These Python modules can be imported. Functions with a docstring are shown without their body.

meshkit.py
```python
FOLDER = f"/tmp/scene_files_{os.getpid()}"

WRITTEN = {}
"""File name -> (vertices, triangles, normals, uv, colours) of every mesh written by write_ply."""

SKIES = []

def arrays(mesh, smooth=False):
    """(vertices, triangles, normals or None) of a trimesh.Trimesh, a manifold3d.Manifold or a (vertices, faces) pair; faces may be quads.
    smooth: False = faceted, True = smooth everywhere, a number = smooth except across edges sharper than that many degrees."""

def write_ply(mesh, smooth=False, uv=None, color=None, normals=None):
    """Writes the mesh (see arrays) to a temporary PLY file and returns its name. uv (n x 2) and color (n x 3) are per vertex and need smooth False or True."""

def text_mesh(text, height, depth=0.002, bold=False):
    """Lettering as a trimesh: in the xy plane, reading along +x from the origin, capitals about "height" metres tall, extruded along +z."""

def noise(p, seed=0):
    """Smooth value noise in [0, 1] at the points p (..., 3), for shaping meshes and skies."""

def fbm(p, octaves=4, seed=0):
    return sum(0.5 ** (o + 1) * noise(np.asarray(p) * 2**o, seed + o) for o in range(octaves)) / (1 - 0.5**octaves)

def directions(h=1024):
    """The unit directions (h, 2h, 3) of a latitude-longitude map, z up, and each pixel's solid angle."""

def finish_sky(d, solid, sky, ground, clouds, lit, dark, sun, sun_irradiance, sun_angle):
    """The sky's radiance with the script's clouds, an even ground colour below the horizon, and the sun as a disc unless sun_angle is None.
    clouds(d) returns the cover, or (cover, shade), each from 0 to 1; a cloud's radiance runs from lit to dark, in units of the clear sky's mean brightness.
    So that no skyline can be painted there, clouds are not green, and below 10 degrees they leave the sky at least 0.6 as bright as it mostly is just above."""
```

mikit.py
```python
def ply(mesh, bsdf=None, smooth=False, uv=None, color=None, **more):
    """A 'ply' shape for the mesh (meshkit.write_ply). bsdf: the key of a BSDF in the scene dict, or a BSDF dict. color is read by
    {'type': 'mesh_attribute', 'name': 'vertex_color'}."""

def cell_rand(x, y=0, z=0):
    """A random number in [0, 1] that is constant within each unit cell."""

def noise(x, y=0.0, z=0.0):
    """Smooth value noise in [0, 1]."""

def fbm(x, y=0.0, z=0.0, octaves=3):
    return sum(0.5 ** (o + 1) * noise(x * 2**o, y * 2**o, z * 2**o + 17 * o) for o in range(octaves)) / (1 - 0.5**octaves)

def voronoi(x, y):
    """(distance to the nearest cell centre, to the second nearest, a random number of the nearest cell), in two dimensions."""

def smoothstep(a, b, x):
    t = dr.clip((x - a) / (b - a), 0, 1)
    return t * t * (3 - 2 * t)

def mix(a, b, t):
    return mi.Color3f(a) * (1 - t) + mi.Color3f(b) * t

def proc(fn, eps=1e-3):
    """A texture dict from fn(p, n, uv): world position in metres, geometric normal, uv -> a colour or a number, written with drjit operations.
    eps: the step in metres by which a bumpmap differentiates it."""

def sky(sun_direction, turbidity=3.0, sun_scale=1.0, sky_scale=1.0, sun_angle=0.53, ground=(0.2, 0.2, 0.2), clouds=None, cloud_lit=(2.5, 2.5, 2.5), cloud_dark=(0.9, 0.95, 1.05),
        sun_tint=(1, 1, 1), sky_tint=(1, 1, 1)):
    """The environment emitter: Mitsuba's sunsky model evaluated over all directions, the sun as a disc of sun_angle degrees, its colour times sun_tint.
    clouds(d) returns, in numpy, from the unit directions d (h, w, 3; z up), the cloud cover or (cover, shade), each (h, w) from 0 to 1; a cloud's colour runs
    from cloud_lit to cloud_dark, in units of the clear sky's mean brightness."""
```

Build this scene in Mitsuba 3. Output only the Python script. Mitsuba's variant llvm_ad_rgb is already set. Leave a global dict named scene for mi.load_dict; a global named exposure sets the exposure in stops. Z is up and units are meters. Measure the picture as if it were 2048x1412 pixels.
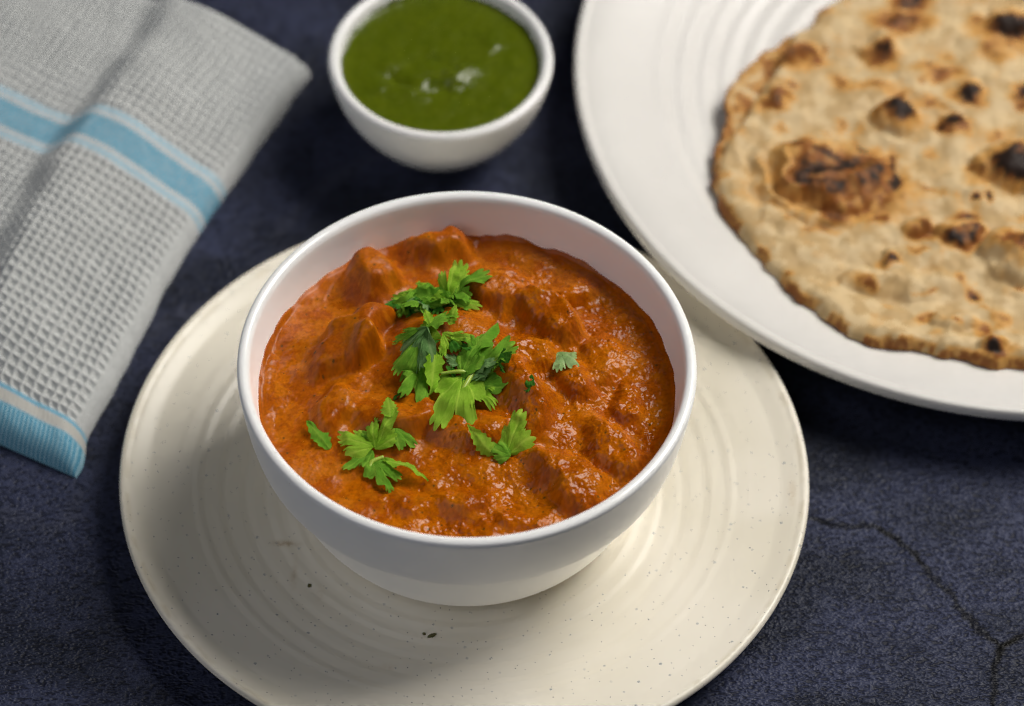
import math
import numpy as np
import drjit as dr
import mitsuba as mi
import mikit
import meshkit
from scipy.ndimage import gaussian_filter
from mikit import noise, fbm, voronoi, smoothstep, mix

T = mi.ScalarTransform4f
scene, labels = {}, {}
MM = 0.001

# ------------------------------------------------------------------ camera, lamps, exposure
exposure = 0.12
PITCH, DIST, ROLL, TX, TY = 0.8797, 0.9977, 0.03006, 0.01259, 0.00757
fw = np.array([0, math.cos(PITCH), -math.sin(PITCH)])
rt = np.array([1.0, 0, 0])
up = np.cross(rt, fw)
up = -math.sin(ROLL) * rt + math.cos(ROLL) * up
eye = np.array([TX, TY, 0.06]) - DIST * fw
scene['camera'] = {'type': 'thinlens', 'to_world': T().look_at(origin=eye.tolist(), target=(eye + fw).tolist(), up=up.tolist()),
                   'fov': math.degrees(2 * math.atan(1024 / 7000)), 'fov_axis': 'x', 'aperture_radius': 0.0092,
                   'focus_distance': 0.992, 'near_clip': 0.02, 'far_clip': 20.0}


def lamp(key, origin, target, w, h, rgb, label):
    scene[key] = {'type': 'rectangle', 'to_world': T().look_at(origin=origin, target=target, up=[0, 0, 1]) @ T().scale([w / 2, h / 2, 1]),
                  'bsdf': {'type': 'diffuse', 'reflectance': {'type': 'rgb', 'value': [0.6] * 3}},
                  'emitter': {'type': 'area', 'radiance': {'type': 'rgb', 'value': rgb}}}
    labels[key] = {'label': label, 'category': 'lamp'}


lamp('window_softbox', [0.70, 0.46, 1.0], [0.03, 0.03, 0.04], 0.66, 0.66, [12.9, 12.5, 11.8], 'square white softbox standing behind the table on the right')
lamp('bounce_panel', [-1.0, -0.95, 1.3], [0.0, 0.05, 0.0], 1.8, 1.8, [0.66, 0.68, 0.74], 'very large soft white panel standing behind the camera on the left')

# ------------------------------------------------------------------ materials


def rgb(*c):
    return {'type': 'rgb', 'value': list(c)}


def two(b):
    return {'type': 'twosided', 'bsdf': b}


ATTR = {'type': 'mesh_attribute', 'name': 'vertex_color'}
CRACK = [(95, -1), (104, -3.2), (112.6, -5.9), (120.8, -5.1), (128.7, -9.9), (135.6, -18.8), (142.4, -29.3), (149, -39.8), (155.7, -47.4), (163, -42.8), (175, -39)]
CRACK2 = [(155.7, -47.4), (153.9, -53.6), (152.3, -67.8), (151, -90)]
VEIN = [(-150, -9), (-136.9, -10.7), (-128, -11.3), (-122.3, -16.5), (-116.2, -11.7), (-115.3, -4)]
VEIN2 = [(-62, 105), (-47.3, 126.7), (-34.9, 136), (-26, 146)]
VEIN3 = [(-100, 60), (-87.5, 70.6), (-80, 72)]


def line_dist(x, y, pts):
    d = mi.Float(1e3)
    for (x0, y0), (x1, y1) in zip(pts[:-1], pts[1:]):
        ax, ay, bx, by = x - x0, y - y0, x1 - x0, y1 - y0
        t = dr.clip((ax * bx + ay * by) / (bx * bx + by * by), 0, 1)
        d = dr.minimum(d, dr.sqrt(dr.square(ax - t * bx) + dr.square(ay - t * by)))
    return d


def table_grain(p):
    x, y = p.x * 1000, p.y * 1000
    wx = fbm(x * 0.6, y * 0.9, 3.0, 2) * 1.2
    a = noise(x * 0.55 + wx, y * 1.15 + wx, 1.0)
    b = noise(x * 1.2 - wx, y * 2.3, 5.0)
    return 1 - dr.abs(a * 0.65 + b * 0.35 - 0.5) * 3.2


def table_color(p, n, uv):
    x, y = p.x * 1000, p.y * 1000
    g = dr.clip(table_grain(p), 0, 1)
    m = fbm(x * 0.035 + 4, y * 0.05 + 2, 0.0, 4)
    blot = smoothstep(0.3, 0.72, m)
    w = fbm(x * 0.35, y * 0.35, 9.0, 3) * 4 - 2
    c = mix((0.013, 0.016, 0.030), (0.027, 0.032, 0.063), blot)
    c = c * (0.42 + 0.95 * g)
    crack = dr.minimum(line_dist(x + w * 0.7, y + w * 0.5, CRACK), line_dist(x + w * 0.6, y, CRACK2))
    c = c * (1 - 0.85 * (1 - smoothstep(0.3, 1.8, crack)) * (0.6 + 0.7 * noise(x * 0.12, y * 0.12, 3.0)))
    vein = dr.minimum(dr.minimum(line_dist(x + w, y + w, VEIN), line_dist(x + w * 2, y + w * 2, VEIN2)), line_dist(x + w, y - w, VEIN3))
    return mix(c, (0.05, 0.054, 0.08), (1 - smoothstep(0.4, 4.0, vein)) * 0.55 * g)


scene['table_coat'] = two({'type': 'bumpmap', 'arbitrary': mikit.proc(lambda p, n, uv: 0.0004 * dr.clip(table_grain(p), 0, 1), eps=1.5e-4), 'scale': 1.0,
                           'bsdf': {'type': 'principled', 'base_color': mikit.proc(table_color), 'roughness': 0.5, 'specular': 0.22}})
scene['glazed_white'] = two({'type': 'principled', 'base_color': rgb(0.86, 0.86, 0.85), 'roughness': 0.14, 'specular': 0.5})
scene['dip_bowl_white'] = two({'type': 'principled', 'base_color': rgb(0.76, 0.75, 0.74), 'roughness': 0.22, 'specular': 0.5})


def speckles(p, scale, share, big):
    x, y = p.x * 1000 / scale, p.y * 1000 / scale
    d, _, r = voronoi(x, y)
    size = big * (0.35 + 0.65 * dr.square(r))
    return (1 - smoothstep(size * 0.55, size * 1.15, d * scale)) * dr.select(r < share, 1.0, 0.0)


STAINS = [(-51.8, -22.6, 3.2, 1.0, 1.3), (-48.5, -34, 1.0, 4.5, 0.55), (-40.6, -40.1, 1.4, 3.5, 0.3), (-20, -65.8, 2.0, 1.3, 0.5), (96, -4, 1.2, 5, 0.6)]


def cream_color(p, n, uv):
    x, y = p.x * 1000, p.y * 1000
    m = fbm(x * 0.03, y * 0.03, 2.0, 3)
    c = mix((0.71, 0.66, 0.545), (0.77, 0.72, 0.615), smoothstep(0.3, 0.7, m))
    r = dr.sqrt(x * x + y * y)
    c = mix(c, (0.50, 0.42, 0.28), 0.35 * smoothstep(97.5, 99.2, r) * (1 - smoothstep(99.2, 100.3, r)) * smoothstep(0.45, 0.65, fbm(x * 0.2, y * 0.2, 5.0, 2)))
    st = mi.Float(0)
    for sx, sy, a, b, k in STAINS:
        st = dr.maximum(st, k * 0.5 * dr.exp(-dr.square((x - sx) / a) - dr.square((y - sy) / b)))
    c = mix(c, (0.42, 0.30, 0.16), dr.clip(st * (0.4 + noise(x * 1.3, y * 1.3)), 0, 0.7))
    s1, s2 = speckles(p, 3.6, 0.42, 0.55), speckles(p + mi.Vector3f(0.013, 0.007, 0), 7.3, 0.7, 0.8)
    pale = noise(x * 0.5, y * 0.5, 7.0)
    c = mix(c, mix((0.07, 0.09, 0.12), (0.17, 0.14, 0.11), noise(x * 0.3, y * 0.3)), s1 * (0.3 + 0.65 * pale))
    return mix(c, (0.11, 0.15, 0.19), s2 * 0.8 * pale)


scene['cream_stoneware'] = two({'type': 'principled', 'base_color': mikit.proc(cream_color), 'roughness': 0.33, 'specular': 0.4})
scene['white_stoneware'] = two({'type': 'principled', 'base_color': mikit.proc(lambda p, n, uv: mix(mix((0.62, 0.60, 0.57), (0.67, 0.65, 0.62), fbm(p.x * 40, p.y * 40, 1.0)), (0.3, 0.33, 0.36), 0.35 * speckles(p, 9.0, 0.3, 0.5))),
                                'roughness': 0.34, 'specular': 0.4})
scene['curry_wet'] = two({'type': 'principled', 'base_color': ATTR, 'specular': 0.2,
                          'roughness': mikit.proc(lambda p, n, uv: 0.30 - 0.16 * smoothstep(-0.025, 0.02, p.x - 0.4 * p.y + 0.03 * (fbm(p.x * 60, p.y * 60, 4.0) - 0.5)) + 0.1 * smoothstep(0.35, 0.65, fbm(p.x * 110, p.y * 110, 2.0)))})
def chutney_color(p, n, uv):
    c = mix((0.050, 0.074, 0.0015), (0.085, 0.108, 0.003), fbm(p.x * 260, p.y * 260, p.z * 260))
    d, _, r = voronoi(p.x * 900, p.y * 900)
    return mix(c, mix((0.02, 0.035, 0.002), (0.14, 0.15, 0.02), noise(p.x * 2000, p.y * 2000)), (1 - smoothstep(0.16, 0.34, d)) * dr.select(r < 0.45, 0.75, 0.0))


scene['chutney_wet'] = two({'type': 'principled', 'base_color': mikit.proc(chutney_color), 'roughness': 0.25, 'specular': 0.32})
scene['baked_dough'] = two({'type': 'principled', 'base_color': ATTR, 'roughness': 0.62, 'specular': 0.25})
scene['woven_cotton'] = two({'type': 'principled', 'base_color': ATTR, 'roughness': 0.85, 'specular': 0.15, 'sheen': 0.3})
scene['leaf_green'] = {'type': 'principledthin', 'base_color': ATTR, 'roughness': 0.38, 'diff_trans': 0.65, 'eta': 1.4, 'spec_trans': 0.0}
scene['stem_green'] = two({'type': 'principled', 'base_color': rgb(0.30, 0.42, 0.05), 'roughness': 0.4})
scene['dried_herb'] = two({'type': 'principled', 'base_color': rgb(0.075, 0.07, 0.02), 'roughness': 0.5})

# ------------------------------------------------------------------ mesh helpers (millimetres in, metres out)


def put(key, v, f, bsdf, color=None, smooth=True):
    scene[key] = mikit.ply((np.asarray(v, float) * MM, np.asarray(f)), bsdf, smooth=smooth, color=color)


def thing(key, label, cat, group=None):
    labels[key] = {'label': label, 'category': cat}
    if group:
        labels[key]['group'] = group


def curve(pts, per=10):
    """Catmull-Rom through the profile points."""
    p = np.array(pts, float)
    p = np.vstack([2 * p[0] - p[1], p, 2 * p[-1] - p[-2]])
    out = []
    for i in range(1, len(p) - 2):
        t = np.linspace(0, 1, per, endpoint=False)[:, None]
        a, b, c, d = p[i - 1:i + 3]
        out.append(0.5 * (2 * b + (c - a) * t + (2 * a - 5 * b + 4 * c - d) * t**2 + (3 * b - a - 3 * c + d) * t**3))
    return np.vstack(out + [p[-2:-1]])


def lathe(profile, centre, n=240, wobble=0.0, seed=0):
    """Closed surface from an (r, z) profile that starts and ends on the axis."""
    pr = np.asarray(profile, float)
    a = np.arange(n) * 2 * np.pi / n
    wob = 1 + wobble * (np.cos(2 * a + seed) + 0.6 * np.cos(3 * a + 2 * seed))
    v = np.stack([pr[:, 0, None] * np.cos(a) * wob, pr[:, 0, None] * np.sin(a) * wob, np.repeat(pr[:, 1, None], n, 1)], -1).reshape(-1, 3) + np.array([*centre, 0])
    i, j = np.meshgrid(np.arange(len(pr) - 1), np.arange(n), indexing='ij')
    q = np.stack([i * n + j, i * n + (j + 1) % n, (i + 1) * n + (j + 1) % n, (i + 1) * n + j], -1).reshape(-1, 4)
    return v, np.vstack([q[:, [0, 1, 2]], q[:, [0, 2, 3]]])


def grid_faces(ny, nx):
    i, j = np.meshgrid(np.arange(ny - 1), np.arange(nx - 1), indexing='ij')
    a = (i * nx + j).ravel()
    q = np.stack([a, a + 1, a + nx + 1, a + nx], -1)
    return np.vstack([q[:, [0, 1, 2]], q[:, [0, 2, 3]]])


def compact(v, f, *more):
    used = np.unique(f)
    m = np.full(len(v), -1)
    m[used] = np.arange(len(used))
    return (v[used], m[f], *[x[used] for x in more])


def normals(v, f):
    n = np.zeros_like(v)
    c = np.cross(v[f[:, 1]] - v[f[:, 0]], v[f[:, 2]] - v[f[:, 0]])
    for k in range(3):
        np.add.at(n, f[:, k], c)
    return n / (np.linalg.norm(n, axis=1, keepdims=True) + 1e-12)


def put_split(root, v, f, colour, bsdf, owner, names):
    """One continuous surface, its faces handed to several parts; normals come from the whole so the joins do not show."""
    n = normals(v, f)
    for k, name in enumerate(names):
        ff = f[owner == k]
        if len(ff) == 0:
            continue
        vv, f2, c2, n2 = compact(v, ff, colour, n)
        path = meshkit.write_ply((vv * MM, f2), False, None, c2, normals=n2)
        scene[root + '__' + name] = {'type': 'ply', 'filename': path, 'face_normals': False, 'bsdf': {'type': 'ref', 'id': bsdf}}


def sstep(a, b, x):
    t = np.clip((x - a) / (b - a), 0, 1)
    return t * t * (3 - 2 * t)


GRAD = np.random.default_rng(5).permutation(4096)
GA = np.random.default_rng(6).uniform(0, 2 * np.pi, 4096)


def perlin(x, y, seed):
    xi, yi = np.floor(x).astype(np.int64), np.floor(y).astype(np.int64)
    fx, fy = x - xi, y - yi
    u, v = (t * t * t * (t * (6 * t - 15) + 10) for t in (fx, fy))

    def corner(a, b):
        g = GA[GRAD[(GRAD[(xi + a) & 4095] + yi + b + 97 * seed) & 4095]]
        return np.cos(g) * (fx - a) + np.sin(g) * (fy - b)

    p, q = corner(0, 0), corner(0, 1)
    p, q = p + u * (corner(1, 0) - p), q + u * (corner(1, 1) - q)
    return p + v * (q - p)


def nz(x, y, s, seed=0, oct=3):
    """Gradient noise about 0.5, each octave turned so that no lattice shows; s is the grain size."""
    x, y = np.asarray(x, float) / s, np.asarray(y, float) / s
    out, amp, tot = 0, 1.0, 0
    for o in range(oct):
        a = 0.6 + 1.1 * o + 0.37 * seed
        c, d = math.cos(a), math.sin(a)
        out = out + amp * perlin((c * x - d * y) * 2**o + 13.7 * o + 3.1 * seed, (d * x + c * y) * 2**o + 5.3 * o, seed + 31 * o)
        tot, amp = tot + amp, amp * 0.5
    return np.clip(0.5 + 1.05 * out / tot * (1 + 0.25 * (oct - 1)), 0, 1)


def lerp(a, b, t):
    return np.asarray(a) * (1 - t[..., None]) + np.asarray(b) * t[..., None]


# ------------------------------------------------------------------ setting: the table top
put('table', [[-700, -600, 0], [700, -600, 0], [700, 800, 0], [-700, 800, 0]], [[0, 1, 2], [0, 2, 3]], 'table_coat', smooth=False)
labels['table'] = {'label': 'dark navy mottled slate-look table top with fine grain and cracks', 'kind': 'structure', 'category': 'table'}

# ------------------------------------------------------------------ plates and bowls
BOWL = (0.0, 0.0)
PLATE = (-0.2, 1.0)
DIP = (-12.7, 147.7)
NAAN_PLATE = (169.9, 161.7)


def cream_profile():
    r = np.linspace(0, 98.2, 420)
    z = 6.0 + 7.6 * sstep(52, 108, r) * 1.0 + 1.2 * sstep(92, 99, r)
    ring = np.sin((r - 50) * 2 * np.pi / 5.4 + 0.6 * np.sin(r * 0.23)) * (0.75 + 0.35 * np.sin(r * 0.9))
    z += 0.16 * ring * sstep(36, 50, r) * (1 - sstep(76, 88, r))
    top = np.stack([r, z], 1)
    e = z[-1]
    lip = curve([(98.2, e), (99.6, e + 0.55), (100.7, e + 0.35), (101.25, e - 0.8), (100.9, e - 2.0), (99.2, e - 3.4)], 8)[1:]
    under = curve([(99.2, e - 3.4), (86, 6.8), (72, 3.2), (64, 1.6), (62, 0.0), (60, 0.0), (58, 1.8), (30, 2.2), (0.0, 2.2)], 8)[1:]
    return np.vstack([top, lip, under])


v, f = lathe(cream_profile(), PLATE, 300, 0.0008, 1)
put('cream_plate', v, f, 'cream_stoneware', smooth=True)
thing('cream_plate', 'round cream stoneware plate with dark speckles and concentric ridges under the curry bowl', 'plate')

bowl_out = curve([(0, 6.9), (30, 6.9), (33.0, 6.9), (34.0, 6.1), (36.0, 6.1), (37.2, 7.2), (41.5, 7.9), (46.4, 11.2), (50.3, 17.3), (53.2, 24.0), (55.6, 30.2), (58.2, 36.4), (60.7, 41.7)], 8)
bowl_band = curve([(60.7, 41.7), (61.35, 42.0), (61.75, 43.0), (62.6, 46.5), (63.6, 52.0), (64.4, 58.0), (64.85, 62.6)], 8)[1:]
bowl_lip = curve([(64.85, 62.6), (65.0, 64.0), (64.6, 65.2), (63.4, 65.75), (62.2, 65.3), (61.5, 64.2), (61.2, 62.8)], 8)[1:]
bowl_in = curve([(61.2, 62.8), (60.4, 57), (59.0, 50), (56.4, 41), (51.0, 28), (42, 16.5), (28, 11.2), (0, 10.2)], 10)[1:]
v, f = lathe(np.vstack([bowl_out, bowl_band, bowl_lip, bowl_in]), BOWL, 300)
put('curry_bowl', v, f, 'glazed_white', smooth=13)
thing('curry_bowl', 'large glossy white bowl full of orange curry standing on the cream plate', 'bowl')

dip_prof = np.vstack([curve([(0, 1.4), (11.5, 1.4), (12.8, 0.0), (14.6, 0.0), (16.6, 1.6), (21.0, 5.6), (26.3, 12.0), (30.3, 18.4), (32.9, 24.0), (34.6, 30.0), (35.4, 34.0)], 8),
                      curve([(35.4, 34.0), (35.5, 35.4), (34.8, 36.5), (33.4, 36.7), (32.3, 36.0), (31.7, 34.6)], 8)[1:],
                      curve([(31.7, 34.6), (30.6, 29), (27.6, 20), (22, 11), (12, 6), (0, 5)], 8)[1:]])
v, f = lathe(dip_prof, DIP, 200)
put('dip_bowl', v, f, 'dip_bowl_white', smooth=True)
thing('dip_bowl', 'small white bowl of green chutney behind the curry bowl', 'bowl')


def naan_plate_profile():
    r = np.linspace(0, 136.5, 520)
    z = 6.5 + 13.2 * sstep(80, 136, r) ** 1.0 + 1.8 * sstep(118, 137, r)
    z += 0.32 * np.sin((r - 60) * 2 * np.pi / 7.2 + 0.5 * np.sin(r * 0.2)) * sstep(50, 70, r) * (1 - sstep(108, 120, r))
    top = np.stack([r, z], 1)
    e = z[-1]
    lip = curve([(136.5, e), (138.4, e + 0.6), (139.7, e + 0.2), (140.25, e - 1.4), (139.8, e - 3.4), (137.5, e - 5.6)], 8)[1:]
    under = curve([(137.5, e - 5.6), (122, 9.0), (104, 4.2), (92, 2.2), (90, 0), (86, 0), (84, 2.2), (40, 2.4), (0.0, 2.4)], 8)[1:]
    return np.vstack([top, lip, under])


naan_prof = naan_plate_profile()
v, f = lathe(naan_prof, NAAN_PLATE, 320, 0.0008, 2)
put('bread_plate', v, f, 'white_stoneware', smooth=True)
thing('bread_plate', 'large ridged white stoneware plate carrying the flatbread at right', 'plate')

# ------------------------------------------------------------------ curry
rng = np.random.default_rng(7)
STEP = 0.2
gx = np.arange(-60.5, 60.51, STEP)
X, Y = np.meshgrid(gx, gx)
R = np.hypot(X, Y)
wx = X + 5.0 * (nz(X, Y, 11, 1, 2) - 0.5) + 0.9 * (nz(X, Y, 4, 2, 1) - 0.5)
wy = Y + 5.0 * (nz(X, Y, 11, 3, 2) - 0.5) + 0.9 * (nz(X, Y, 4, 4, 1) - 0.5)
base = 50.6 + 5.2 * np.exp(-(((X + 3) / 30) ** 2 + ((Y - 10) / 28) ** 2))
base += 2.2 * (nz(X, Y, 17, 5, 2) - 0.5)
# (x, y, angle of the long axis, half length, half width, height above the base, steepness of the flank, tilt along the axis, tilt across)
CHUNKS = [(-11, 53, 5, 10, 7, 6.0, 0.75, 0.1, 0), (-29.5, 40, -75, 12, 7.5, 6.6, 0.8, -0.2, 0), (-35, 14, 47, 16, 6.2, 6.6, 0.5, 0.22, 0.12),
          (-31.0, 11.0, 35, 6.5, 4.2, 8.4, 0.55, 0.3, 0), (-8, 16, 15, 17, 12, 6.0, 0.95, 0, 0.1), (7.0, 33.0, -28, 11, 6.0, 6.2, 0.5, 0.05, 0.3),
          (21.5, 26.5, -52, 12, 6.5, 7.2, 0.45, -0.1, 0.35), (12, 40.5, 0, 6, 4.5, 3.8, 0.8, 0, 0), (29.5, 38.0, 30, 8, 5, 3.6, 0.8, 0, 0),
          (17.3, -5.5, -68, 15, 9, 8.0, 0.9, -0.25, 0.05), (42, -20, -52, 13, 7.5, 4.8, 0.65, 0, 0.1), (30, -31.0, -42, 14, 7.4, 6.0, 0.45, 0.0, -0.25),
          (-37, -9.5, 60, 8, 5, 4.2, 0.5, 0, 0.1), (-20, -11, -6, 14, 7, 4.6, 0.4, 0.1, -0.28), (0, -39, 12, 13, 6, 3.2, 0.85, 0, 0), (-15, -41, -10, 11, 5.5, 2.2, 0.85, 0, 0),
          (39, 13, 70, 13, 8, 2.8, 0.9, 0, 0), (2, -16, 20, 11, 7, 4.0, 0.7, 0, 0), (15, -47, 5, 10, 4.5, 1.8, 0.85, 0, 0),
          (46, -2, 80, 8, 4.5, 3.0, 0.7, 0, 0), (18, 12, 20, 9, 6, 4.4, 0.7, 0, 0), (31, 3, -50, 10, 6, 4.4, 0.65, 0, 0)]
dome = np.zeros((len(CHUNKS), *X.shape), np.float32)
for k, (cx, cy, ang, la, lb, h, soft, ta, tb) in enumerate(CHUNKS):
    if k < 19:
        la, lb, h = la * 1.08, lb * 1.12, h * (1.4 if k < 4 else 1.15)
    c, s = math.cos(math.radians(ang)), math.sin(math.radians(ang))
    u, w = ((wx - cx) * c + (wy - cy) * s) / la, (-(wx - cx) * s + (wy - cy) * c) / lb
    d = (np.abs(u) ** 2.1 + np.abs(w) ** 2.1) ** (1 / 2.1)
    dome[k] = (h * (1 - 0.25 * np.minimum(d, 1.2) ** 2) + ta * u * la + tb * w * lb) * (1 - sstep(max(0.25, 0.98 - soft * 0.8), 1.12, d))
lead, who = dome.max(0), dome.argmax(0)
second = np.sort(dome, 0)[-2]
Z = base + gaussian_filter(lead + 0.15 * second, 4.2)
# sauce ripples and the grain of the puree: coarser and wetter on the right
wet = sstep(-24, 22, X - 0.35 * Y + 14 * (nz(X, Y, 14, 8) - 0.5))
Z += (0.6 + 0.5 * wet) * (nz(wx, wy, 8.5, 9, 1) - 0.5)
Z += (0.16 + 0.36 * wet) * (nz(X, Y, 3.4, 11, 1) - 0.5)
lumpy = sstep(0.38, 0.6, nz(X, Y, 9, 14))
Z += (0.12 + 0.40 * wet * (0.35 + 0.65 * lumpy)) * (nz(X, Y, 1.5, 10, 2) - 0.5)
Z += (gaussian_filter(rng.standard_normal(X.shape), 1.7) * 3.2 * 0.85) * (0.045 + 0.015 * wet)
# towards the wall the sauce settles into a thin flat ring of oil with a meniscus
ring = sstep(55.0, 58.6, R + 3.0 * (nz(X, Y, 8, 12) - 0.5) - 6.0 * np.exp(-((X + 11) ** 2 + (Y - 53) ** 2) / 90))
flat = 51.4 + 1.2 * (nz(X, Y, 11, 13, 2) - 0.5)
Z = Z * (1 - ring) + flat * ring
PH = np.arctan2(Y, X)
Z += (0.4 + 1.4 * nz(np.cos(PH) * 6, np.sin(PH) * 6, 1.3, 15, 3) ** 2) * sstep(57.6, 59.6, R) ** 2
HX, HZ = gx, Z


def curry_z(x, y):
    i = np.clip((np.asarray(y) - gx[0]) / STEP, 0, len(gx) - 1.001)
    j = np.clip((np.asarray(x) - gx[0]) / STEP, 0, len(gx) - 1.001)
    return HZ[i.astype(int), j.astype(int)]


m1, m2 = nz(X, Y, 12, 20), nz(X, Y, 2.2, 21)
col = lerp((0.37, 0.080, 0.0008), (0.46, 0.116, 0.0012), sstep(0.3, 0.7, m1))
col = lerp(col, (0.27, 0.055, 0.0012), sstep(0.45, 0.75, m2) * 0.5)
col = lerp(col, (0.52, 0.160, 0.005), sstep(0.5, 0.72, nz(X, Y, 6.5, 23)) * 0.4)
col = lerp(col, (0.38, 0.088, 0.0012), ring * 0.6)
col = 0.88 * col * (1 + 0.30 * (nz(X, Y, 0.8, 24, 2) - 0.5))[..., None]
for sx, sy, sr in zip(rng.uniform(-55, 55, 260), rng.uniform(-55, 55, 260), rng.uniform(0.12, 0.42, 260)):
    i0, j0 = int((sy - gx[0]) / STEP), int((sx - gx[0]) / STEP)
    sl = slice(max(i0 - 4, 0), i0 + 5), slice(max(j0 - 4, 0), j0 + 5)
    col[sl] = lerp(col[sl], (0.03, 0.035, 0.008), 0.75 * (1 - sstep(sr * 0.6, sr * 1.2, np.hypot(X[sl] - sx, Y[sl] - sy))))
V = np.stack([X, Y, Z], -1).reshape(-1, 3)
F = grid_faces(*X.shape)
fr = R.ravel()[F].max(1)
keep = fr < 60.0
F = F[keep]
own_v = np.where((lead > 0.42 * np.array([c[5] for c in CHUNKS])[who]) & (ring < 0.4), who + 1, 0).ravel()
owner = own_v[F[:, 0]]
put_split('curry', V, F, col.reshape(-1, 3), 'curry_wet', owner, ['sauce'] + ['meat_chunk' if k == 0 else f'meat_chunk_{k:03d}' for k in range(len(CHUNKS))])
thing('curry', 'thick glossy orange brown curry with coated meat chunks filling the large white bowl', 'curry')

# ------------------------------------------------------------------ chutney
gs = np.arange(-32.5, 32.51, 0.4)
CX, CY = np.meshgrid(gs, gs)
CR = np.hypot(CX, CY)
CZ = 32.6 + 0.35 * (nz(CX, CY, 9, 31) - 0.5) + 0.15 * (nz(CX, CY, 3.5, 32, 2) - 0.5)
wcx, wcy = CX + 2 * (nz(CX, CY, 5, 33) - 0.5), CY + 2 * (nz(CX, CY, 5, 34) - 0.5)
for x, y, a, b, h, ang in [(-17.4, -2.0, 3.8, 2.6, 0.9, 30), (-19.4, -10.5, 3.2, 2.2, 0.7, 0), (-4.6, -8.0, 6.0, 2.6, 1.2, 10), (6.0, -4.8, 5.5, 2.8, 2.5, 35), (15.8, 9.8, 2.6, 3.6, 0.8, 10), (-9.0, -13.0, 5, 2, 0.8, -10), (0.5, -11.0, 4, 1.6, -1.2, 0), (-15.6, -6.0, 5, 1.8, -1.2, -30), (1, 1.5, 7, 2, -0.8, -15)]:
    c, s = math.cos(math.radians(ang)), math.sin(math.radians(ang))
    u, w = ((wcx - x) * c + (wcy - y) * s) / a, (-(wcx - x) * s + (wcy - y) * c) / b
    CZ += 0.95 * h * np.exp(-0.62 * (u * u + w * w))
CP = np.arctan2(CY, CX)
CZ += (0.2 + 2.4 * nz(np.cos(CP) * 4, np.sin(CP) * 4, 1.3, 35, 3) ** 2) * sstep(29.6, 31.6, CR) ** 2
V = np.stack([CX + DIP[0], CY + DIP[1], CZ], -1).reshape(-1, 3)
F = grid_faces(*CX.shape)
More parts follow.
